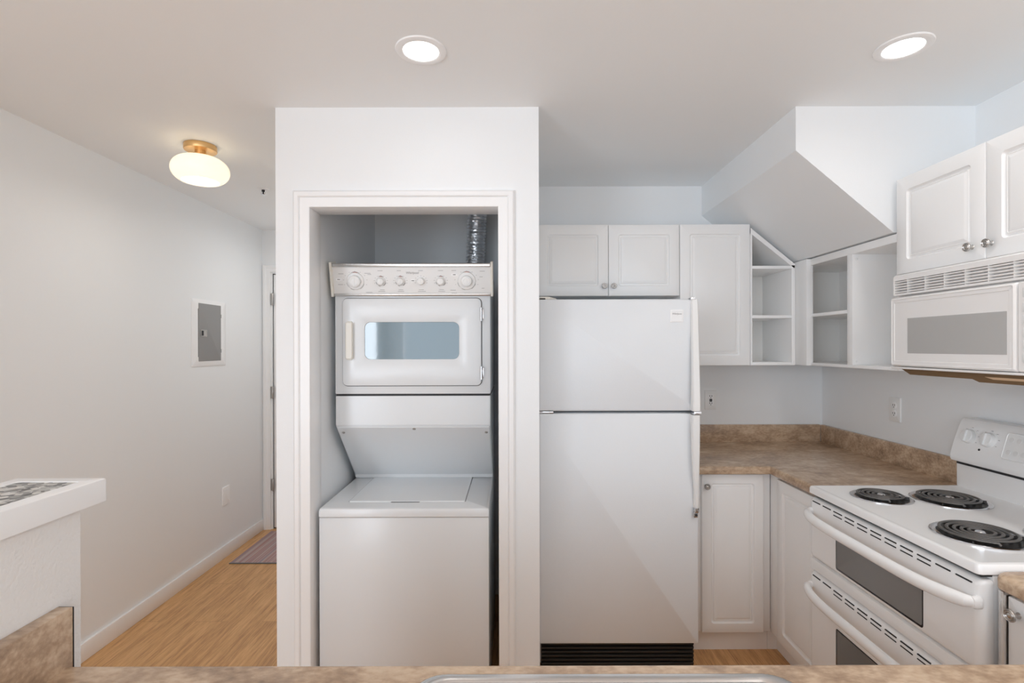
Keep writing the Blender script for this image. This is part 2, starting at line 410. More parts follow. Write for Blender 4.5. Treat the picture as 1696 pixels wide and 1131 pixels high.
obj('cover', plate(B(), F, 3.645, 3.738, .367, .497, 0, .007, .006, .003), 'trim', t)
for z in (.392, .472):
    bm = B(); lathe(bm, F.p(3.6915, z, .0065), F.n, [(.0035, 0), (.0035, .001), (.001, .0015)], 10); obj('screw', bm, 'plastic', t)

t = thing('runner_rug', (-1.6, 3.9, 0), 'flat woven runner rug with faded red, grey and tan stripes before the hallway door', 'rug')
obj('pile', box(B(), -1.943, -1.25, 3.567, 4.18, .0005, .006, .002), 'rug', t)
obj('hem', box(B(), -1.945, -1.248, 3.556, 3.568, .0005, .0065, .002), 'seal_gap', t)

# flush-mount ceiling lamp
PL = (-1.475, 2.464)
t = thing('flush_mount_lamp', (PL[0], PL[1], ZC), 'round white opal glass ceiling lamp on a brass base in the hallway', 'ceiling lamp')
bm = B(); lathe(bm, (*PL, ZC), (0, 0, -1), [(.069, 0), (.070, .002), (.070, .024), (.0685, .0265), (.03, .027)], 48); obj('brass_base', bm, 'brass', t)
bm = B(); lathe(bm, (*PL, ZC-.026), (0, 0, -1), [(.024, 0), (.024, .016), (.03, .022), (.03, .030), (.012, .032)], 32); obj('socket', bm, 'brass', t)
outer = []
for k in range(15):
    a = R_(-88 + 152*k/14)          # from top centre round the belly to the bottom opening
    outer.append((.052 + .072*math.cos(a), .118 + .060*math.sin(a)))
shade = [(.026, .058)] + [(r, h) for r, h in outer]
inner = [(r-.004, h - (.003 if h > .118 else -.003)) for r, h in reversed(shade)]
bm = B(); lathe(bm, (*PL, ZC), (0, 0, -1), shade + inner, 48, caps=False); obj('glass_shade', bm, 'opal', t)
bm = B(); lathe(bm, (*PL, ZC), (0, 0, -1), [(.013, .058), (.014, .085), (.024, .105), (.0315, .130), (.030, .148), (.020, .162), (.001, .167)], 32); obj('bulb', bm, 'bulb', t)
area('hall_lamp_light', (PL[0], PL[1], 2.262), (0, 0, 0), 0.15, 0.15, 1.1, (1, .95, .89), 'DISK', 180)

SP = (-1.502, 3.142)
t = thing('fire_sprinkler', (*SP, ZC), 'tiny chrome pendent sprinkler head on the hallway ceiling', 'sprinkler')
bm = B(); lathe(bm, (*SP, ZC), (0, 0, -1), [(.036, 0), (.036, .002), (.03, .005), (.012, .006)], 28); obj('escutcheon', bm, 'trim', t)
bm = B(); lathe(bm, (*SP, ZC), (0, 0, -1), [(.009, .004), (.009, .016), (.004, .018), (.004, .03), (.002, .034)], 16); obj('nozzle', bm, 'dark', t)
bm = B(); lathe(bm, (*SP, ZC-.034), (0, 0, -1), [(.014, 0), (.015, .0015), (.001, .002)], 20)
for s in (-1, 1): tube(bm, [(SP[0]+s*.008, SP[1], ZC-.014), (SP[0]+s*.012, SP[1], ZC-.024), (SP[0]+s*.003, SP[1], ZC-.034)], .0015, 6)
obj('deflector', bm, 'chrome', t)

# recessed can lights
def can(x, y, label):
    t = thing('recessed_light', (x, y, ZC), label, 'ceiling light', 'recessed can lights in the kitchen ceiling')
    bm = B(); lathe(bm, (x, y, ZC), (0, 0, -1), [(.081, 0), (.082, .0015), (.080, .0045), (.074, .0058), (.060, .0062), (.0575, .0048), (.056, .003)], 56); obj('trim_ring', bm, 'trim', t)
    bm = B(); lathe(bm, (x, y, ZC), (0, 0, -1), [(.0565, .001), (.0565, .0042), (.05, .0052), (.001, .0055)], 56); obj('lens', bm, 'lens', t)
    return t
can(-.292, 1.678, 'glowing round recessed light in the ceiling in front of the laundry closet')
can(1.256, 1.667, 'glowing round recessed light in the ceiling over the range, nearest the sloping soffit')

# ------------------------------------------------------------------ stacked washer and dryer
WX0, WX1 = -.788, -.097
t = thing('stacked_washer_dryer', (-.44, 2.5, 0), 'white stacked laundry unit, dryer over washer, standing inside the closet opening', 'washer dryer')
bm = B(); box(bm, WX0, WX1, 2.113, 2.86, .03, .789, .004); obj('washer_cabinet', bm, 'enamel', t)
for x in (WX0+.04, WX1-.04):
    for y in (2.16, 2.8):
        bm = B(); lathe(bm, (x, y, 0), (0, 0, 1), [(.02, 0), (.02, .012), (.012, .014), (.012, .032)], 14); obj('foot', bm, 'black', t)
bm = B(); F = Fr((0, 0, .828), (1, 0, 0), (0, 1, 0))
slab(bm, F, WX0-.001, WX1+.001, 2.107, 2.86, [(.002, .008, -.0365), (0, .008, -.034), (0, .008, -.010), (.003, .008, -.003), (.010, .008, 0)])
obj('washer_top', bm, 'enamel', t)
# grey slab painting the shade in the lid groove, then the lid itself
bm = B(); slab(bm, F, -.6945, -.1985, 2.196, 2.61, [(0, .006, -.002), (0, .006, .0006)]); o = obj('lid_gap', bm, 'seal_gap', t)
bm = B(); slab(bm, F, -.692, -.201, 2.1955, 2.612, [(0, .006, 0), (0, .006, .002), (.002, .006, .004)]); lid = obj('lid', bm, 'enamel', t)
bm = B()
slab(bm, F, -.514, -.392, 2.187, 2.1975, [(0, .005, -.001), (0, .005, .0012)]); obj('grip_recess', bm, 'seal_gap', lid)
# lower dryer casing with the slanted access panel
bm = B(); prism(bm, [(2.314, 1.268), (2.314, 1.133), (2.60, .850), (2.60, .829), (2.86, .829), (2.86, 1.268)], 'x', WX0+.001, WX1-.001)
bmesh.ops.bevel(bm, geom=bm.edges[:], offset=.003, segments=2, affect='EDGES'); obj('lower_casing', bm, 'enamel', t)
F = Fr((0, 2.313, 1.131), (1, 0, 0), (0, 2.313-2.599, 1.131-.850)); L = math.hypot(.286, .281)
bm = B(); slab(bm, F, WX0+.006, WX1-.004, -L+.006, -.001, [(0, .004, 0), (0, .004, .004), (.002, .004, .006)]); ap = obj('access_panel', bm, 'enamel', t)
for a, b in ((WX0+.028, -.04), (-.438, -.014), (WX1-.02, -.04)):
    bm = B(); lathe(bm, F.p(a, b, .0058), F.n, [(.0075, 0), (.0075, .001), (.0045, .0025), (.001, .003)], 14); obj('screw', bm, 'nickel', ap)
# dryer cabinet
bm = B(); box(bm, WX0, WX1, 2.312, 2.86, 1.274, 1.843, .004); obj('dryer_cabinet', bm, 'enamel', t)
obj('seam_gap', box(B(), WX0+.004, WX1-.004, 2.316, 2.84, 1.264, 1.278), 'dark', t)
F = FY(2.312)
bm = B(); slab(bm, F, -.7545, -.1335, 1.3085, 1.7015, [(0, .024, -.001), (0, .024, .0015)]); obj('door_gap_shade', bm, 'seal_gap', t)  # dark ring painting the shade in the gap around the door
bm = B()
loops = [[F.p(a, b, d) for a, b in rr(a0, a1, b0, b1, r, 6)] for a0, a1, b0, b1, r, d in
    ((-.751, -.137, 1.312, 1.698, .021, .001), (-.751, -.137, 1.312, 1.698, .021, .011), (-.7495, -.1385, 1.3135, 1.6965, .02, .0135), (-.747, -.141, 1.316, 1.694, .018, .0145),
     (-.656, -.232, 1.426, 1.596, .028, .0145), (-.6535, -.2345, 1.4285, 1.5935, .026, .013), (-.6525, -.2355, 1.4295, 1.5925, .025, .006), (-.6525, -.2355, 1.4295, 1.5925, .025, .001))]
loft(bm, loops + [loops[0]], False, False); dd = obj('dryer_door', bm, 'enamel', t)
bm = B(); slab(bm, F, -.6535, -.2345, 1.4285, 1.5935, [(0, .026, .004), (0, .026, .0085)], 6); o = obj('window', bm, 'dglass', dd); o['label'] = 'bluish reflective glass'
bm = B(); Fh = F
slab(bm, F, -.733, -.706, 1.425, 1.597, [(0, .004, .0145), (.002, .004, .022)])
slab(bm, F, -.731, -.701, 1.43, 1.592, [(0, .005, .022), (0, .005, .034), (.003, .005, .038)]); o = obj('handle', bm, 'cream', dd); o['label'] = 'cream pull handle'
for z in (1.628, 1.368):
    bm = B(); lathe(bm, F.p(-.137, z-.03, .014), (0, 0, 1), [(.003, -.002), (.0052, 0), (.0052, .058), (.003, .06)], 12)
    plate(bm, F, -.1335, -.1265, z-.022, z+.022, .001, .003, .001, .0005); obj('hinge', bm, 'chrome', dd)
# control console, leaning out over the door
F = Fr((0, 2.308, 1.713), (1, 0, 0), (0, -.030, .136)); Hc = .1385
bm = B(); slab(bm, F, WX0-.002, WX1+.004, 0, Hc, [(0, .001, -.03), (0, .001, .0)]); cp = obj('control_panel', bm, 'console', t)
bm = B(); slab(bm, F, WX0-.001, WX1+.003, Hc-.014, Hc+.001, [(0, .002, -.02), (0, .002, .003), (.003, .002, .0055)]); obj('top_trim', bm, 'steel', cp)
bm = B(); slab(bm, F, WX0-.001, WX1+.003, -.003, .008, [(0, .002, -.002), (0, .002, .003), (.003, .002, .005)]); obj('bottom_trim', bm, 'steel', cp)
for x0, x1 in ((WX0-.0125, WX0-.001), (WX1+.003, WX1+.0135)):
    bm = B(); slab(bm, F, x0, x1, -.006, Hc+.008, [(0, .002, -.05), (0, .002, .008), (.002, .002, .011)]); o = obj('end_cap', bm, 'cream', cp); o['label'] = 'cream end cap'
def c_of(px): return (px - 848.3) / 860.6 * 2.287
def dial(px, b, r_ring, r_k, off=(0, 0), ring=True):
    a = c_of(px); nm = 'timer_dial' if r_ring > .03 else 'control_knob'
    bm = B()
    if ring: lathe(bm, F.p(a, b, 0), F.n, [(r_ring, -.001), (r_ring, .003), (r_ring-.003, .0055), (r_k, .006)], 40)
    else: lathe(bm, F.p(a, b, 0), F.n, [(r_k+.002, -.001), (r_k+.002, .003), (r_k, .004)], 40)
    rg = obj(nm, bm, 'console' if ring else 'plastic', cp, F.p(a, b, 0))
    if ring:
        for s, e in ((60, 118), (300, 345), (190, 222), (236, 262)):
            pts = [F.p(a + (r_ring+.0015)*math.cos(R_(q)), b + (r_ring+.0015)*math.sin(R_(q)), .0004) for q in range(s, e, 6)]
            bm = B(); tube(bm, pts, .0009, 5); obj('dial_mark', bm, 'darkmark' if r_ring < .03 else 'mark', rg)
        bm = B(); pts = [F.p(a + (r_ring)*math.cos(R_(q)), b + r_ring*math.sin(R_(q)), .003) for q in range(72, 108, 6)]
        tube(bm, pts, .0011, 5); obj('red_mark', bm, 'redmark', rg)
    bm = B(); lathe(bm, F.p(a, b, .004), F.n, [(r_k+.001, 0), (r_k, .012), (r_k-.001, .017), (r_k-.004, .019), (r_k*.55, .0195), (r_k*.5, .0185), (.0005, .0185)], 36)
    bb = B(); slab(bb, F, a-.0025, a+.0025, b-r_k*.75, b+r_k*.75, [(0, .001, .02), (0, .001, .025)]); me = bpy.data.meshes.new('x'); bb.to_mesh(me); bb.free(); bm.from_mesh(me); bpy.data.meshes.remove(me)
    obj('grip', bm, 'plastic', rg)
dial(588, .063, .0385, .026); dial(773, .063, .0395, .024)
for px, rg in ((630.5, True), (663, True), (697, False), (730, True)): dial(px, .062, .0205, .0155, ring=rg)
for px, b, w_ in ((630, .108, .022), (661, .108, .018), (697, .108, .02), (730, .108, .022), (632, .024, .020), (663, .024, .02), (697, .024, .022), (731, .024, .02), (631, .017, .03), (663, .017, .028), (698, .017, .034), (731, .017, .03),
        (565, .095, .022), (563, .048, .022), (609, .097, .026), (612, .092, .016), (610, .013, .028), (750, .022, .024), (752, .009, .024), (752, .108, .02), (799, .105, .022), (797, .080, .014), (800, .03, .012)):
    a = c_of(px); bm = B(); slab(bm, F, a-w_/2, a+w_/2, b-.0011, b+.0011, [(0, .0003, -.0005), (0, .0003, .0006)]); obj('printed_caption', bm, 'mark', cp)
for cpx, rr_ in ((588, .052), (773, .052), (630.5, .029), (663, .029), (697, .027), (730, .029)):
    for k in range(9):
        q = R_(200 - 27.5*k); a, b = c_of(cpx) + rr_*math.cos(q), .062 + rr_*.85*math.sin(q)
        bm = B(); slab(bm, F, a-.0025, a+.0025, b-.0008, b+.0008, [(0, .0003, -.0005), (0, .0003, .0006)]); obj('dial_tick', bm, 'mark', cp)
for px, b, w_ in ((561, .070, .026), (684, .064, .018), (753, .090, .028)):
    a = c_of(px); bm = B(); slab(bm, F, a-w_/2, a+w_/2, b-.0055, b+.0055, [(0, .001, -.0005), (0, .001, .0009)]); st = obj('sticker', bm, 'sticker', cp)
    bm = B(); slab(bm, F, a-.007, a+.005, b-.0015, b+.0015, [(0, .0005, 0), (0, .0005, .0012)]); obj('sticker_print', bm, 'darkmark', st)
text('Whirlpool', F, c_of(683), .098, .0006, .0135, 'mark', cp, 'nameplate_print', .0004, .25)

# foil duct behind the dryer
t = thing('dryer_duct', (-.21, 2.98, 1.4), 'ribbed silver foil exhaust duct rising to the ceiling behind the dryer', 'duct')
pts, rad = [], []
N = 190
for k in range(N):
    s = k/(N-1); z = 1.35 + s*(ZC-1.35)
    pts.append((-.222 + .035*s**1.5 + .004*math.sin(7*s), 2.98 + .012*math.sin(4*s), z)); rad.append(.0515 + .0048*(1 if k % 3 == 1 else -.6) + random.uniform(-.0015, .0015))
bm = B(); tube(bm, pts, rad, 40)
for v in bm.verts: v.co += Vector((random.uniform(-1, 1), random.uniform(-1, 1), random.uniform(-1, 1)))*.0019
obj('foil_hose', bm, 'alu', t)
bm = B(); tube(bm, [(-.222, 2.98, 1.36), (-.222, 2.98, 1.27), (-.222, 2.94, 1.21), (-.222, 2.90, 1.20), (-.222, 2.863, 1.20)], .050, 24); obj('elbow', bm, 'steel', t)

# ------------------------------------------------------------------ refrigerator
FX0, FX1 = .119, .832
t = thing('refrigerator', (.475, 2.7, 0), 'white top-freezer refrigerator standing between the laundry closet and the base cabinets', 'refrigerator')
obj('body', box(B(), FX0+.004, FX1-.004, 2.385, 3.08, .03, 1.690, .004), 'fridge', t)
for x in (FX0+.05, FX1-.05):
    for y in (2.45, 3.0):
        bm = B(); lathe(bm, (x, y, 0), (0, 0, 1), [(.018, 0), (.018, .015), (.01, .017), (.01, .035)], 12); obj('foot', bm, 'black', t)
F = FY(2.38)
def fdoor(b0, b1, name):
    bm = B(); slab(bm, F, FX0, FX1, b0, b1, [(0, .006, 0), (0, .006, .048), (.0025, .006, .056), (.008, .006, .060)]); return obj(name, bm, 'fridge', t)
fz = fdoor(1.194, 1.695, 'freezer_door'); fd = fdoor(.152, 1.184, 'refrigerator_door')
obj('door_seal', box(B(), FX0+.01, FX1-.01, 2.37, 2.386, .16, 1.69), 'seal_gap', t)
# handles: flat white bars along the right edge, bowing out
def bar(name, par, pts, wid):
    bm = B(); loops = []
    for (z, d, w_, th) in pts:
        loops.append([F.p(a, z, dd_) for a, dd_ in ((wid[1]-w_, d-th), (wid[1], d-th), (wid[1], d-.006), (wid[1]-.004, d), (wid[1]-w_+.005, d), (wid[1]-w_, d-.006))])
    loft(bm, loops); return obj(name, bm, 'plastic', par)
bar('handle', fz, [(1.692, .066, .030, .012), (1.66, .073, .031, .018), (1.55, .080, .032, .02), (1.38, .092, .033, .022), (1.25, .100, .034, .03), (1.198, .100, .034, .045)], (0, .828))
bar('handle', fd, [(1.180, .100, .034, .045), (1.12, .100, .034, .03), (1.0, .096, .032, .022), (.92, .090, .027, .02), (.85, .084, .021, .018), (.765, .078, .019, .02)], (0, .826))
bm = B(); plate(bm, F, .805, .824, .722, .745, .058, .074, .003); plate(bm, F, .808, .826, .745, .768, .058, .082, .003)
o = obj('handle_bracket', bm, 'chrome', fd); o['label'] = 'bare metal bracket below the handle'
bm = B(); lathe(bm, F.p(.815, .733, .073), F.n, [(.006, 0), (.006, .003), (.003, .004)], 12); obj('bracket_screw', bm, 'dark', fd)
obj('handle_cap', plate(B(), F, .795, .818, 1.691, 1.701, .030, .068, .003), 'chrome', fz)
obj('middle_hinge', box(B(), FX0, FX0+.065, 2.325, 2.385, 1.184, 1.193, .001), 'chrome', t)
obj('middle_catch', plate(B(), F, .799, .832, 1.181, 1.196, .02, .097, .002), 'chrome', t)
bm = B(); prism(bm, [(FX0+.002, 2.335), (FX0+.05, 2.335), (FX0+.09, 2.42), (FX0+.002, 2.42)], 'z', 1.6955, 1.707)
bmesh.ops.bevel(bm, geom=bm.edges[:], offset=.003, segments=2, affect='EDGES'); o = obj('top_hinge_cover', bm, 'cream', t)
obj('hinge_pin', box(B(), FX0+.004, FX0+.03, 2.328, 2.3345, 1.6955, 1.700), 'dark', t)
bm = B(); slab(bm, F, .706, .764, 1.590, 1.647, [(0, .003, .0595), (0, .003, .0625), (.004, .003, .0645), (.0075, .002, .0645), (.008, .002, .0635)]); bd = obj('badge', bm, 'trim', fz)
text('Whirlpool', F, .735, 1.628, .0638, .0105, 'mark', bd, 'badge_lettering', .0004, .25)
bm = B()
for k in range(7): box(bm, FX0+.012, FX1-.012, 2.352, 2.368, .022+k*.018, .022+k*.018+.010, .002)
box(bm, FX0+.01, FX1-.01, 2.366, 2.384, .018, .148)
o = obj('kick_grille', bm, 'black', t); o['label'] = 'black louvred grille'

# ------------------------------------------------------------------ wall cabinets on the back wall
G = 'white raised-panel wall cabinets'
ZT = 2.134
def carcass(bm, x0, x1, y0, y1, z0, z1): box(bm, x0, x1, y0, y1, z0, z1, .001)
t = thing('wall_cabinet', (.51, 3.109, 1.755), 'short white two-door wall cabinet mounted above the refrigerator', 'cabinet', G)
obj('carcass', box(B(), .128, .896, 2.797, 3.107, 1.757, ZT-.002, .001), 'cab', t)
F = FY(2.797)
for a0, a1, kx in ((.136, .5145, .492), (.5175, .8945, .541)):
    dr = obj('door', raised(F, a0, a1, 1.754, ZT), 'cab', t); knob(F, kx, 1.805, .019, dr)
t = thing('wall_cabinet', (1.09, 3.109, 1.38), 'tall narrow single-door white wall cabinet right of the refrigerator top', 'cabinet', G)
obj('carcass', box(B(), .899, 1.273, 2.797, 3.107, 1.383, ZT-.002, .001), 'cab', t)
obj('door', raised(F, .899, 1.273, 1.38, ZT+.001), 'cab', t)

# open shelf unit with a sloping top under the soffit
t = thing('open_shelf', (1.4, 3.109, 1.38), 'narrow open white shelf unit with a sloped top beside the tall wall cabinet', 'shelf')
y0, y1 = 2.775, 3.107; xa, xb = 1.274, 1.512; T = .016
def ztop(x): return 2.115 - (x-1.274)*(2.115-1.920)/(1.512-1.274)
bm = B(); box(bm, xa, xa+.009, y0+.001, y1, 1.381, ztop(xa)-.004); obj('side_panel', bm, 'cab', t)
bm = B(); box(bm, 1.493, xb, y0, y1, 1.381, 1.915, .001); obj('side_panel', bm, 'cab', t)
bm = B(); prism(bm, [(xa, ztop(xa)), (xb, ztop(xb)), (xb-.004, ztop(xb)-.022), (xa, ztop(xa)-.03)], 'y', y0, y1); obj('sloped_top', bm, 'cab', t)
obj('back_panel', box(B(), xa+.009, 1.493, y1-.008, y1, 1.397, 1.90), 'cabin', t)
bm = B(); prism(bm, [(xa+.009, 1.912), (1.49, 1.912), (1.47, 1.926), (xa+.009, 2.085)], 'y', y1-.008, y1-.001); obj('back_gusset', bm, 'cabin', t)
for z in (1.397, 1.648, 1.912):
    obj('shelf_board' if z > 1.4 else 'bottom_board', box(B(), xa+.009, 1.493, y0+.001, y1-.008, z-T, z, .001), 'cab', t)
# corner shelf unit along the right wall
t = thing('open_shelf', (1.7, 2.4, 1.38), 'open white two-bay shelf unit on the right wall between corner and microwave', 'shelf')
X0 = 1.535; X1 = 1.851
obj('corner_stile', box(B(), 1.513, X0+.012, 2.671, 2.793, 1.383, 1.930, .001), 'cab', t)
obj('end_panel', box(B(), X0+.012, X1, 2.93, 2.945, 1.383, 1.925), 'cabin', t)
obj('side_panel', box(B(), X0, X1, 2.344, 2.381, 1.397, 1.897, .001), 'cab', t)
obj('side_panel', box(B(), X0, X1, 2.058, 2.074, 1.383, 1.932, .001), 'cab', t)
obj('back_panel', box(B(), X1-.006, X1, 2.074, 2.93, 1.397, 1.897), 'cabin', t)
bm = B(); box(bm, X0, X1, 2.074, 2.671, 1.897, 1.930, .001); box(bm, X0+.012, X1, 2.671, 2.93, 1.897, 1.925); obj('top_board', bm, 'cab', t)
bm = B(); box(bm, X0, X1, 2.074, 2.671, 1.383, 1.397, .001); box(bm, X0+.012, X1, 2.671, 2.93, 1.383, 1.397); obj('bottom_board', bm, 'cab', t)
bm = B(); box(bm, X0+.002, X1-.006, 2.381, 2.671, 1.632, 1.648, .001); box(bm, X0+.013, X1-.006, 2.671, 2.93, 1.632, 1.648); obj('shelf_board', bm, 'cab', t)
F = Fr((0, 2.344, 0), (1, 0, 0), (0, 0, 1))
for a, b in ((1.553, 1.875), (1.553, 1.415)):
    bm = B(); lathe(bm, F.p(a, b, 0), F.n, [(.006, 0), (.006, .002), (.003, .003)], 14); obj('cam_cover', bm, 'plastic', t)
# cabinet over the microwave
t = thing('wall_cabinet', (1.7, 1.66, 1.76), 'white two-door wall cabinet over the microwave on the right wall', 'cabinet', G)
obj('carcass', box(B(), 1.533, X1, 1.272, 2.050, 1.763, ZT-.002, .001), 'cab', t)
F = FX(1.533)
for a0, a1, ka in ((-2.047, -1.6625, -1.709), (-1.6595, -1.275, -1.6575+.04)):
    dr = obj('door', raised(F, a0, a1, 1.761, ZT), 'cab', t); knob(F, ka if ka < -1.68 else -1.640, 1.806, .019, dr)

# ------------------------------------------------------------------ microwave
t = thing('microwave_oven', (1.65, 1.62, 1.39), 'white over-the-range microwave mounted under the right wall cabinet', 'microwave')
MY0, MY1 = 1.243, 2.003
obj('casing', box(B(), 1.492, X1, MY0, MY1, 1.398, 1.752, .002), 'mwplastic', t)
F = FX(1.492)
bm = B(); slab(bm, F, -MY1, -1.503, 1.405, 1.666, [(0, .004, 0), (0, .004, .026), (.003, .006, .033), (.008, .006, .036), (.010, .006, .0345), (.0205, .003, .0345), (.022, .003, .033)])
md = obj('door', bm, 'mwplastic', t)
bm = B(); slab(bm, F, -1.9175, -1.532, 1.455, 1.584, [(0, .001, .032), (0, .001, .0336)]); o = obj('window', bm, 'mwglass', md); o['label'] = 'translucent grey window'
bm = B(); slab(bm, F, -1.500, -MY0, 1.405, 1.666, [(0, .004, 0), (0, .004, .028), (.004, .004, .034)]); kp = obj('keypad_panel', bm, 'mwplastic', t)
obj('clock_display', plate(B(), F, -1.485, -1.27, 1.62, 1.648, .033, .0350, .003), 'console', kp)
for r in range(5):
    for c in range(3):
        a = -1.485 + c*.075; z = 1.605 - r*.036
        obj('button', plate(B(), F, a, a+.066, z-.028, z, .033, .0358, .004), 'plastic', kp)
bm = B(); slab(bm, F, -MY1, -MY0, 1.396, 1.4035, [(0, .002, 0), (0, .002, .032), (.002, .002, .034)]); obj('bottom_lip', bm, 'mwplastic', t)
# vent band with louvres
bm = B(); za, zb = 1.672, 1.752
loops = [[F.p(a, b, d) for a, b in rr(a0, a1, b0, b1, r, 4)] for a0, a1, b0, b1, r, d in
    ((-MY1, -MY0, za, zb, .003, 0), (-MY1, -MY0, za, zb, .008, .018), (-MY1+.006, -MY0-.006, za+.001, zb-.006, .006, .027),
     (-MY1+.012, -MY0-.012, za+.008, zb-.023, .003, .027), (-MY1+.012, -MY0-.012, za+.008, zb-.023, .003, .006))]
loft(bm, loops, True, True); vb = obj('vent_band', bm, 'mwplastic', t)
bm = B()
for k in range(5):
    z = za+.0105 + k*.0098
    slab(bm, F, -MY1+.012, -MY0-.012, z, z+.0052, [(0, .0005, .010), (0, .0005, .0245), (.001, .0005, .0265)])
for a in [-1.93 + .082*k for k in range(9)]: slab(bm, F, a, a+.0032, za+.008, zb-.023, [(0, .0005, .008), (0, .0005, .0255)])
obj('louvres', bm, 'mwplastic', vb)
bm = B(); prism(bm, [(-1.97, 1.397), (-1.925, 1.376), (-1.665, 1.3755), (-1.64, 1.367), (-1.26, 1.367), (-1.25, 1.397)], 'x', 1.474, 1.80)
for v in bm.verts: v.co.y = -v.co.y
o = obj('filter_tray', bm, 'wood', t); o['label'] = 'brown underside tray'
bm = B(); prism(bm, [(1.62, 1.385), (1.47, 1.385), (1.49, 1.378), (1.59, 1.378)], 'x', 1.4725, 1.4745); obj('lamp_cover', bm, 'tan', t)

# ------------------------------------------------------------------ base cabinets and worktops
GB = 'white raised-panel base cabinets'
t = thing('base_cabinet', (1.06, 2.8, 0), 'white base cabinet with a full-height door beside the refrigerator', 'cabinet', GB)
obj('carcass', box(B(), .868, 1.245, 2.512, 3.105, .105, .874, .001), 'cab', t)
obj('toe_kick', box(B(), .868, 1.244, 2.541, 2.557, 0, .105), 'cab', t)
obj('side_foot', box(B(), .868, .884, 2.557, 3.105, 0, .105), 'cab', t)
F = FY(2.511)
dr = obj('door', raised(F, .909, 1.204, .108, .868, ins=.044), 'cab', t); knob(F, .929, .813, .019, dr)
t = thing('base_cabinet', (1.5, 2.3, 0), 'white corner base cabinet with its door facing the kitchen, left of the range', 'cabinet', GB)
obj('carcass', box(B(), 1.262, X1, 2.082, 3.105, .105, .874, .001), 'cab', t)
obj('corner_filler', box(B(), 1.246, 1.262, 2.434, 2.511, .105, .874, .001), 'cab', t)
bm = B(); box(bm, 1.292, 1.306, 2.084, 2.557, 0, .105); box(bm, 1.246, 1.292, 2.541, 2.557, 0, .105); obj('toe_kick', bm, 'cab', t)
obj('side_foot', box(B(), 1.306, X1, 2.084, 2.1, 0, .105), 'cab', t)
F = FX(1.254)
obj('door', raised(F, -2.430, -2.088, .108, .862, ins=.05), 'cab', t)

# L-shaped worktop in the far corner, rolled front edge, with backsplash
def edge_prof(x_in, x_out, s):
    """section from the wall side to the rolled front; s is the outward direction"""
    zt, zb = .914, .876; e = []
    for k in range(7):
        q = R_(90*k/6); e.append((x_out - s*.014 + s*.014*math.sin(q), zt - .014 + .014*math.cos(q)))
    for k in range(5):
        q = R_(90*k/4); e.append((x_out - s*.008 + s*.008*math.cos(q), zb + .008 - .008*math.sin(q)))
    return [(x_in, zb), (x_in, zt)] + e
t = thing('worktop', (1.4, 2.8, .876), 'brown stone-look L-shaped worktop in the far corner left of the range', 'worktop')
bm = B()
YF, XF = 2.452, 1.217
pa = edge_prof(YB-.002, YF, -1)                # section in (y, z)
n = len(pa)
# run A: along X from fridge to mitre; run B: along Y from mitre to range
pb = edge_prof(XR-.002, XF, -1)                # section in (x, z)
loops = [[Vector((.848, y, z)) for y, z in pa], [Vector((x, y, z)) for (x, z), (y, z2) in zip(pb, pa)], [Vector((x, 2.074, z)) for x, z in pb]]
loft(bm, loops)
wt = obj('slab', bm, 'lam', t)
bm = B(); box(bm, .848, XR-.022, YB-.021, YB-.002, .9135, 1.016, .002); obj('backsplash', bm, 'lam', t)
bm = B(); box(bm, XR-.021, XR-.002, 2.074, YB-.021, .9135, 1.016, .002); obj('backsplash', bm, 'lam', t)

# peninsula in the foreground and its return to the range
t = thing('worktop', (.5, .6, .876), 'long brown stone-look worktop in the foreground, returning to the right of the range', 'worktop')
FY1, FY0 = .935, .285
sx0, sx1, sy0, sy1 = -.155, .468, .36, .872     # sink cut-out
bm = B()
pf = edge_prof(FY0, FY1, 1)
def seg(x0, x1):
    loft(bm, [[Vector((x0, y, z)) for y, z in pf], [Vector((x1, y, z)) for y, z in pf]])
prr = edge_prof(XR-.002, 1.205, -1)
# right end: L with mitre, rolled inner edge
loops = [[Vector((-.792, y, z)) for y, z in pf], [Vector((sx0, y, z)) for y, z in pf]]
loft(bm, loops)
pf2 = edge_prof(sy1, FY1, 1)
loft(bm, [[Vector((sx0, y, z)) for y, z in pf2], [Vector((sx1, y, z)) for y, z in pf2]])
box(bm, sx0, sx1, FY0, sy0, .876, .914)
loft(bm, [[Vector((sx1, y, z)) for y, z in pf], [Vector((x_, y, z)) for (x_, z0_), (y, z) in zip(prr, pf)], ])
obj('slab', bm, 'lam', t)
# return leg toward the range
bm = B()
NY = []
for k in range(7):
    q = R_(90*k/6); NY.append((1.302 - .02 + .02*math.sin(q), .02 - .02*math.cos(q)))   # rounded plan corner
sec = [(y, ins) for ins, y in [(i_, y_) for y_, i_ in NY]]
loops = [[Vector((x, FY1 - .0 + (0 if i < 2 else 0), z)) for i, (x, z) in enumerate(prr)]]
loops[0] = [Vector((x_, y, z)) for (x_, z0_), (y, z) in zip(prr, pf)]
loops.append([Vector((x, 1.282, z)) for x, z in prr])
for k in range(1, 7):
    q = R_(90*k/6); y = 1.282 + .022*math.sin(q); ins = .022*(1-math.cos(q))
    loops.append([Vector((x + (ins if i >= 2 else 0), y, z)) for i, (x, z) in enumerate(prr)])
loft(bm, loops)
obj('return_slab', bm, 'lam', t)
bm = B(); box(bm, -.82+.0005, -.792, FY0, FY1, .876, 1.0165, .0015); o = obj('backsplash', bm, 'lam', t)
obj('backsplash_end', box(B(), -.8185, -.7915, FY1, FY1+.0015, .88, 1.016), 'dark', t)
obj('backsplash', box(B(), XR-.021, XR-.002, FY0, 1.30, .9135, 1.016, .002), 'lam', t)
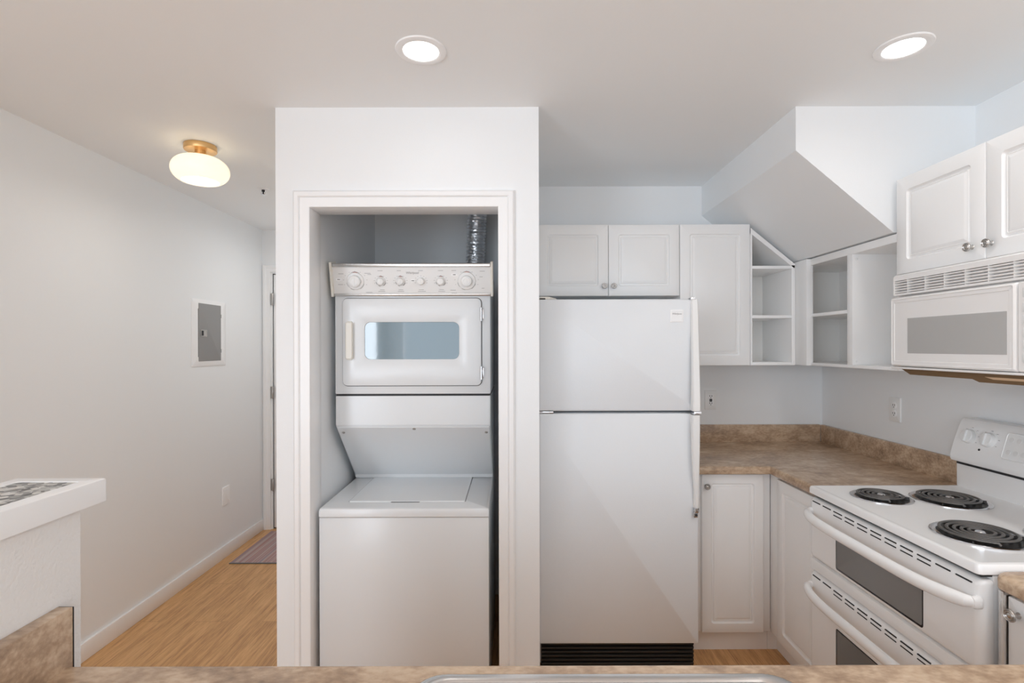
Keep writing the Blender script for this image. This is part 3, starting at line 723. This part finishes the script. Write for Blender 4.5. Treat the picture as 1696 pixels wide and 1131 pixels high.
# supporting cabinets
t = thing('base_cabinet', (.4, .6, 0), 'white sink base cabinet run hidden under the foreground worktop', 'cabinet', GB)
bm = B(); box(bm, -.815, -.18, .33, .90, .0, .874); box(bm, .50, 1.24, .33, .90, .0, .874); box(bm, -.18, .50, .33, .35, 0, .874); box(bm, -.18, .50, .885, .90, 0, .874)
obj('carcass', bm, 'cab', t)
t = thing('base_cabinet', (1.5, 1.1, 0), 'white base cabinet with a ringed knob at the right of the range', 'cabinet', GB)
obj('carcass', box(B(), 1.243, X1, .905, 1.300, .0, .874, .001), 'cab', t)
o = obj('filler', box(B(), 1.215, 1.243, 1.286, 1.300, .105, .872, .001), 'steel', t); o['label'] = 'grey filler strip'  # filler strip coloured grey with the steel material
F = FX(1.242)
dr = obj('door', raised(F, -1.283, -.955, .108, .865, ins=.05), 'cab', t)
knob(F, -1.256, .829, .019, dr, .015)
t = thing('kitchen_sink', (.155, .6, .914), 'stainless steel sink set into the foreground worktop', 'sink')
bm = B(); F = Fr((0, 0, .914), (1, 0, 0), (0, 1, 0))
slab(bm, F, -.166, .479, .345, .9005, [(0, .05, .0002), (.002, .05, .002), (.006, .048, .0034), (.017, .042, .0032), (.021, .04, .0012), (.026, .045, -.004), (.034, .05, -.03), (.05, .05, -.16), (.09, .05, -.175)], 8)
obj('basin', bm, 'steel', t)
bm = B(); lathe(bm, (.155, .6, .7405), (0, 0, 1), [(.045, 0), (.045, .002), (.035, .003), (.02, -.002)], 24); obj('drain', bm, 'chrome', t)

# ------------------------------------------------------------------ range
t = thing('electric_range', (1.5, 1.69, 0), 'white freestanding double-oven electric range with black coil burners', 'range')
RY0, RY1 = 1.311, 2.067; RX = 1.218
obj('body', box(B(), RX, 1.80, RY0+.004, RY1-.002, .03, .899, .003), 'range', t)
for y in (RY0+.05, RY1-.05):
    for x in (1.26, 1.76):
        bm = B(); lathe(bm, (x, y, 0), (0, 0, 1), [(.018, 0), (.018, .012), (.01, .014), (.01, .035)], 12); obj('foot', bm, 'black', t)
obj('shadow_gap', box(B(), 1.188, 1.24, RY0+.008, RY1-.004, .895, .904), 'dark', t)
F = Fr((0, 0, .930), (0, -1, 0), (1, 0, 0)); F.n = Vector((0, 0, 1))
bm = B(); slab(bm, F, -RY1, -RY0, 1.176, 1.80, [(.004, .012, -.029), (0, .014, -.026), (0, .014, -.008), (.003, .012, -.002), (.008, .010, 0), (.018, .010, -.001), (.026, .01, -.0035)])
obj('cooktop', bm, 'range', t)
ZCT = .9265
def burner(x, y, R0):
    c = (x, y, ZCT)
    bm = B(); lathe(bm, c, (0, 0, 1), [(R0, 0), (R0, .0028), (R0-.003, .0045), (R0-.014, .0038), (R0-.017, .002), (R0-.018, .0004), (R0-.03, .0003)], 64, caps=True)
    bo = obj('burner', bm, 'chrome', t, c)
    bm = B(); lathe(bm, c, (0, 0, 1), [(R0-.0175, .0006), (R0-.018, .0011), (R0*.5, .0012), (.001, .0012)], 48); obj('drip_pan', bm, 'pan', bo, c)
    r1, r0 = R0-.020, .020; turns = 3.6 if R0 < .11 else 4.6
    N = int(turns*44); bm = B(); pts = []
    for k in range(N+1):
        u = k/N; r = r0 + (r1-r0)*u; q = 2*math.pi*turns*u + .6
        pts.append((x + r*math.cos(q), y + r*math.sin(q), ZCT+.0125))
    pts.append((x + r1*math.cos(q+.05), y + r1*math.sin(q+.05), ZCT+.006))
    tube(bm, pts, .0047, 10, flat=(Vector((0, 0, 1)), .7)); obj('coil', bm, 'coil', bo, c)
    bm = B()
    for k in range(3):
        q = R_(100 + 120*k); e = Vector((math.cos(q), math.sin(q), 0)); s_ = Vector((-e.y, e.x, 0))
        p0 = Vector(c) + e*.012; p1 = Vector(c) + e*(R0-.012)
        loft(bm, [[p + s_*sx*.002 + Vector((0, 0, z)) for sx, z in ((-1, .001), (1, .001), (1, .0085), (-1, .0085))] for p in (p0, p1)])
    obj('coil_support', bm, 'black', bo, c)
    bm = B(); lathe(bm, c, (0, 0, 1), [(.013, .006), (.014, .010), (.011, .0135), (.001, .014)], 24); obj('centre_cap', bm, 'chrome', bo, c)
    return bo
burner(1.352, 1.905, .098); burner(1.572, 1.868, .118); burner(1.368, 1.520, .118)
burner(1.60, 1.49, .098)
# oven doors
F = FX(RX)
def oven_door(b0, b1, name, wz0, wz1, slot_z, hz):
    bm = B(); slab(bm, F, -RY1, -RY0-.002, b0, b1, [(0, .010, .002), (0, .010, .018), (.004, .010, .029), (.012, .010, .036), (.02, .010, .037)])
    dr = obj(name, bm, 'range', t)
    dz = .0372
    bm = B(); slab(bm, F, -1.897, -1.494, wz0, wz1, [(0, .008, .03), (0, .008, dz+.0008), (.001, .008, dz+.0012)]); obj('window_frame', bm, 'ovenedge', dr)
    bm = B(); slab(bm, F, -1.889, -1.4965, wz0+.007, wz1-.004, [(0, .006, .03), (0, .006, dz+.0018)]); o = obj('window', bm, 'ovenglass', dr); o['label'] = 'dark smoked window'
    bm = B()
    cols = 11; wS = .050; gap = (2.044-1.335-cols*wS)/(cols-1)
    for k in range(cols):
        a0 = -2.044 + k*(wS+gap)
        for j, z in enumerate((slot_z, slot_z-.0135)):
            if j and (k < 2 or k > 8): continue
            bm = B(); slab(bm, F, a0, a0+wS, z-.002, z+.002, [(0, .002, .03), (0, .002, dz+.0006)]); obj('vent_slot', bm, 'dark', dr)
    bm = B(); pts = []; N = 40
    for k in range(N+1):
        s = k/N; e = min(1, abs(2*s-1)); out = .012 + .048*(1 - e**5) ; 
        pts.append(F.p(-2.058 + s*(2.058-1.318), hz + .010*(1-e**2)*0, dz + out - .018*(e > .98)))
    rads = [.0185 if 1 < k < N-1 else (.017 if k in (1, N-1) else .011) for k in range(N+1)]
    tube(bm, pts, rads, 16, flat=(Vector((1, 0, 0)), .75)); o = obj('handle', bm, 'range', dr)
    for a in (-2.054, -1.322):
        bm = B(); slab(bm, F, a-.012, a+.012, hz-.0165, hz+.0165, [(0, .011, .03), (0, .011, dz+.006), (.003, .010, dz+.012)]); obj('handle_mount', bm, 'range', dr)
    return dr
oven_door(.648, .888, 'upper_oven_door', .668, .808, .874, .829)
oven_door(.19, .596, 'lower_oven_door', .30, .452, .583, .538)
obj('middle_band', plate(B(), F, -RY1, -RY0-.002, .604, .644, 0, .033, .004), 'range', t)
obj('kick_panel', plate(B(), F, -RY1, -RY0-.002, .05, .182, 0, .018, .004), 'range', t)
# backguard
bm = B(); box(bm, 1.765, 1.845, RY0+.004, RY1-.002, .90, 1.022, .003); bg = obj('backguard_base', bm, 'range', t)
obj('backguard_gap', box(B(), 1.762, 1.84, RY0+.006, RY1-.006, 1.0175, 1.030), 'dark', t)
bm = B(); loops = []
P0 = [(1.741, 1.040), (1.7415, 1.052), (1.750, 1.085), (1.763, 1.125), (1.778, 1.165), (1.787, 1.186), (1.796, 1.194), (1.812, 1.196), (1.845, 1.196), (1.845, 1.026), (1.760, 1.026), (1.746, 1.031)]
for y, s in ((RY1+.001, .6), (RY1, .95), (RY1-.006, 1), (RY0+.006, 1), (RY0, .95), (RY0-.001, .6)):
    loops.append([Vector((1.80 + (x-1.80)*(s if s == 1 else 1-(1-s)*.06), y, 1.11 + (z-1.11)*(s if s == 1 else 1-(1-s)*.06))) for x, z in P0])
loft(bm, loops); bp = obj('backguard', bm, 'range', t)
F = Fr((1.7475, 0, 1.072), (0, -1, 0), (.0303, 0, .1)); 
for y in (2.003, 1.922, 1.452, 1.372):
    bm = B(); lathe(bm, F.p(-y, .062, -.003), F.n, [(.030, 0), (.030, .003), (.0265, .0045), (.0255, .020), (.023, .0225), (.001, .023)], 36)
    slab(bm, F, -y-.0035, -y+.0035, .062-.022, .062+.022, [(0, .002, .018), (0, .002, .027)])
    kb = obj('control_knob', bm, 'plastic', bp)
    bm = B()
    for q in range(-30, 211, 40):
        a, b = -y + .036*math.cos(R_(q)), .062 + .036*math.sin(R_(q)); slab(bm, F, a-.003, a+.003, b-.001, b+.001, [(0, .0003, -.001), (0, .0003, .0012)])
    slab(bm, F, -y-.004, -y+.004, .062-.052, .062-.044, [(0, .0035, -.001), (0, .0035, .0012)]); obj('knob_print', bm, 'mark', bp)
bm = B(); slab(bm, F, -1.95-.004, -1.95+.004, .016, .024, [(0, .0035, -.001), (0, .0035, .0025)]); obj('indicator_lamp', bm, 'dark', bp)
bm = B(); slab(bm, F, -1.862, -1.51, .004, .104, [(0, .010, -.001), (0, .010, .0018), (.002, .009, .003), (.004, .008, .0012)]); dp = obj('keypad', bm, 'plastic', bp)
for r in range(2):
    for c in range(12):
        bm = B(); lathe(bm, F.p(-1.840 + c*.0275, .078 - r*.045, .001), F.n, [(.009, 0), (.009, .0012), (.001, .0016)], 16); obj('button', bm, 'console', dp)

# ------------------------------------------------------------------ outlets
def outlet(F, a, b, w_, h_, label, dark, loc):
    t = thing('wall_outlet', loc, label, 'outlet')
    obj('cover', plate(B(), F, a-w_/2, a+w_/2, b-h_/2, b+h_/2, 0, .006, .004, .003), 'plastic', t)
    if dark:
        bm = B(); slab(bm, F, a-.0165, a+.0165, b-.034, b+.034, [(0, .002, .004), (0, .002, .0075)]); rc = obj('receptacle', bm, 'trim', t)
        bm = B(); slab(bm, F, a-.008, a+.008, b-.002, b+.006, [(0, .001, .006), (0, .001, .0085)]); slab(bm, F, a-.008, a+.008, b-.010, b-.003, [(0, .001, .006), (0, .001, .0085)]); obj('test_buttons', bm, 'dark', rc)
        ss = ((.021, 1), (-.021, 1))
    else:
        rc = None
        for s in (.0195, -.0195):
            bm = B(); lathe(bm, F.p(a, b+s, .004), F.n, [(.0165, 0), (.0165, .0035), (.015, .004)], 28); r_ = obj('receptacle', bm, 'trim', t)
            rc = rc or r_
        ss = ((.0195, 1), (-.0195, 1))
    for s, _ in ss:
        bm = B()
        for dx in (-.006, .006): slab(bm, F, a+dx-.0014, a+dx+.0014, b+s-.002, b+s+.007, [(0, .0003, .006), (0, .0003, .0086)])
        lathe(bm, F.p(a, b+s-.008, .006), F.n, [(.0025, 0), (.0025, .0026)], 12); obj('slots', bm, 'dark', rc)
    return t
outlet(FY(YB), 1.185, 1.163, .070, .116, 'white wall outlet with dark test buttons on the back wall beside the refrigerator', True, (1.185, YB, 1.163))
outlet(FX(XR), -2.513, 1.175, .076, .118, 'plain white duplex outlet on the right wall below the open shelf and microwave', False, (XR, 2.513, 1.175))
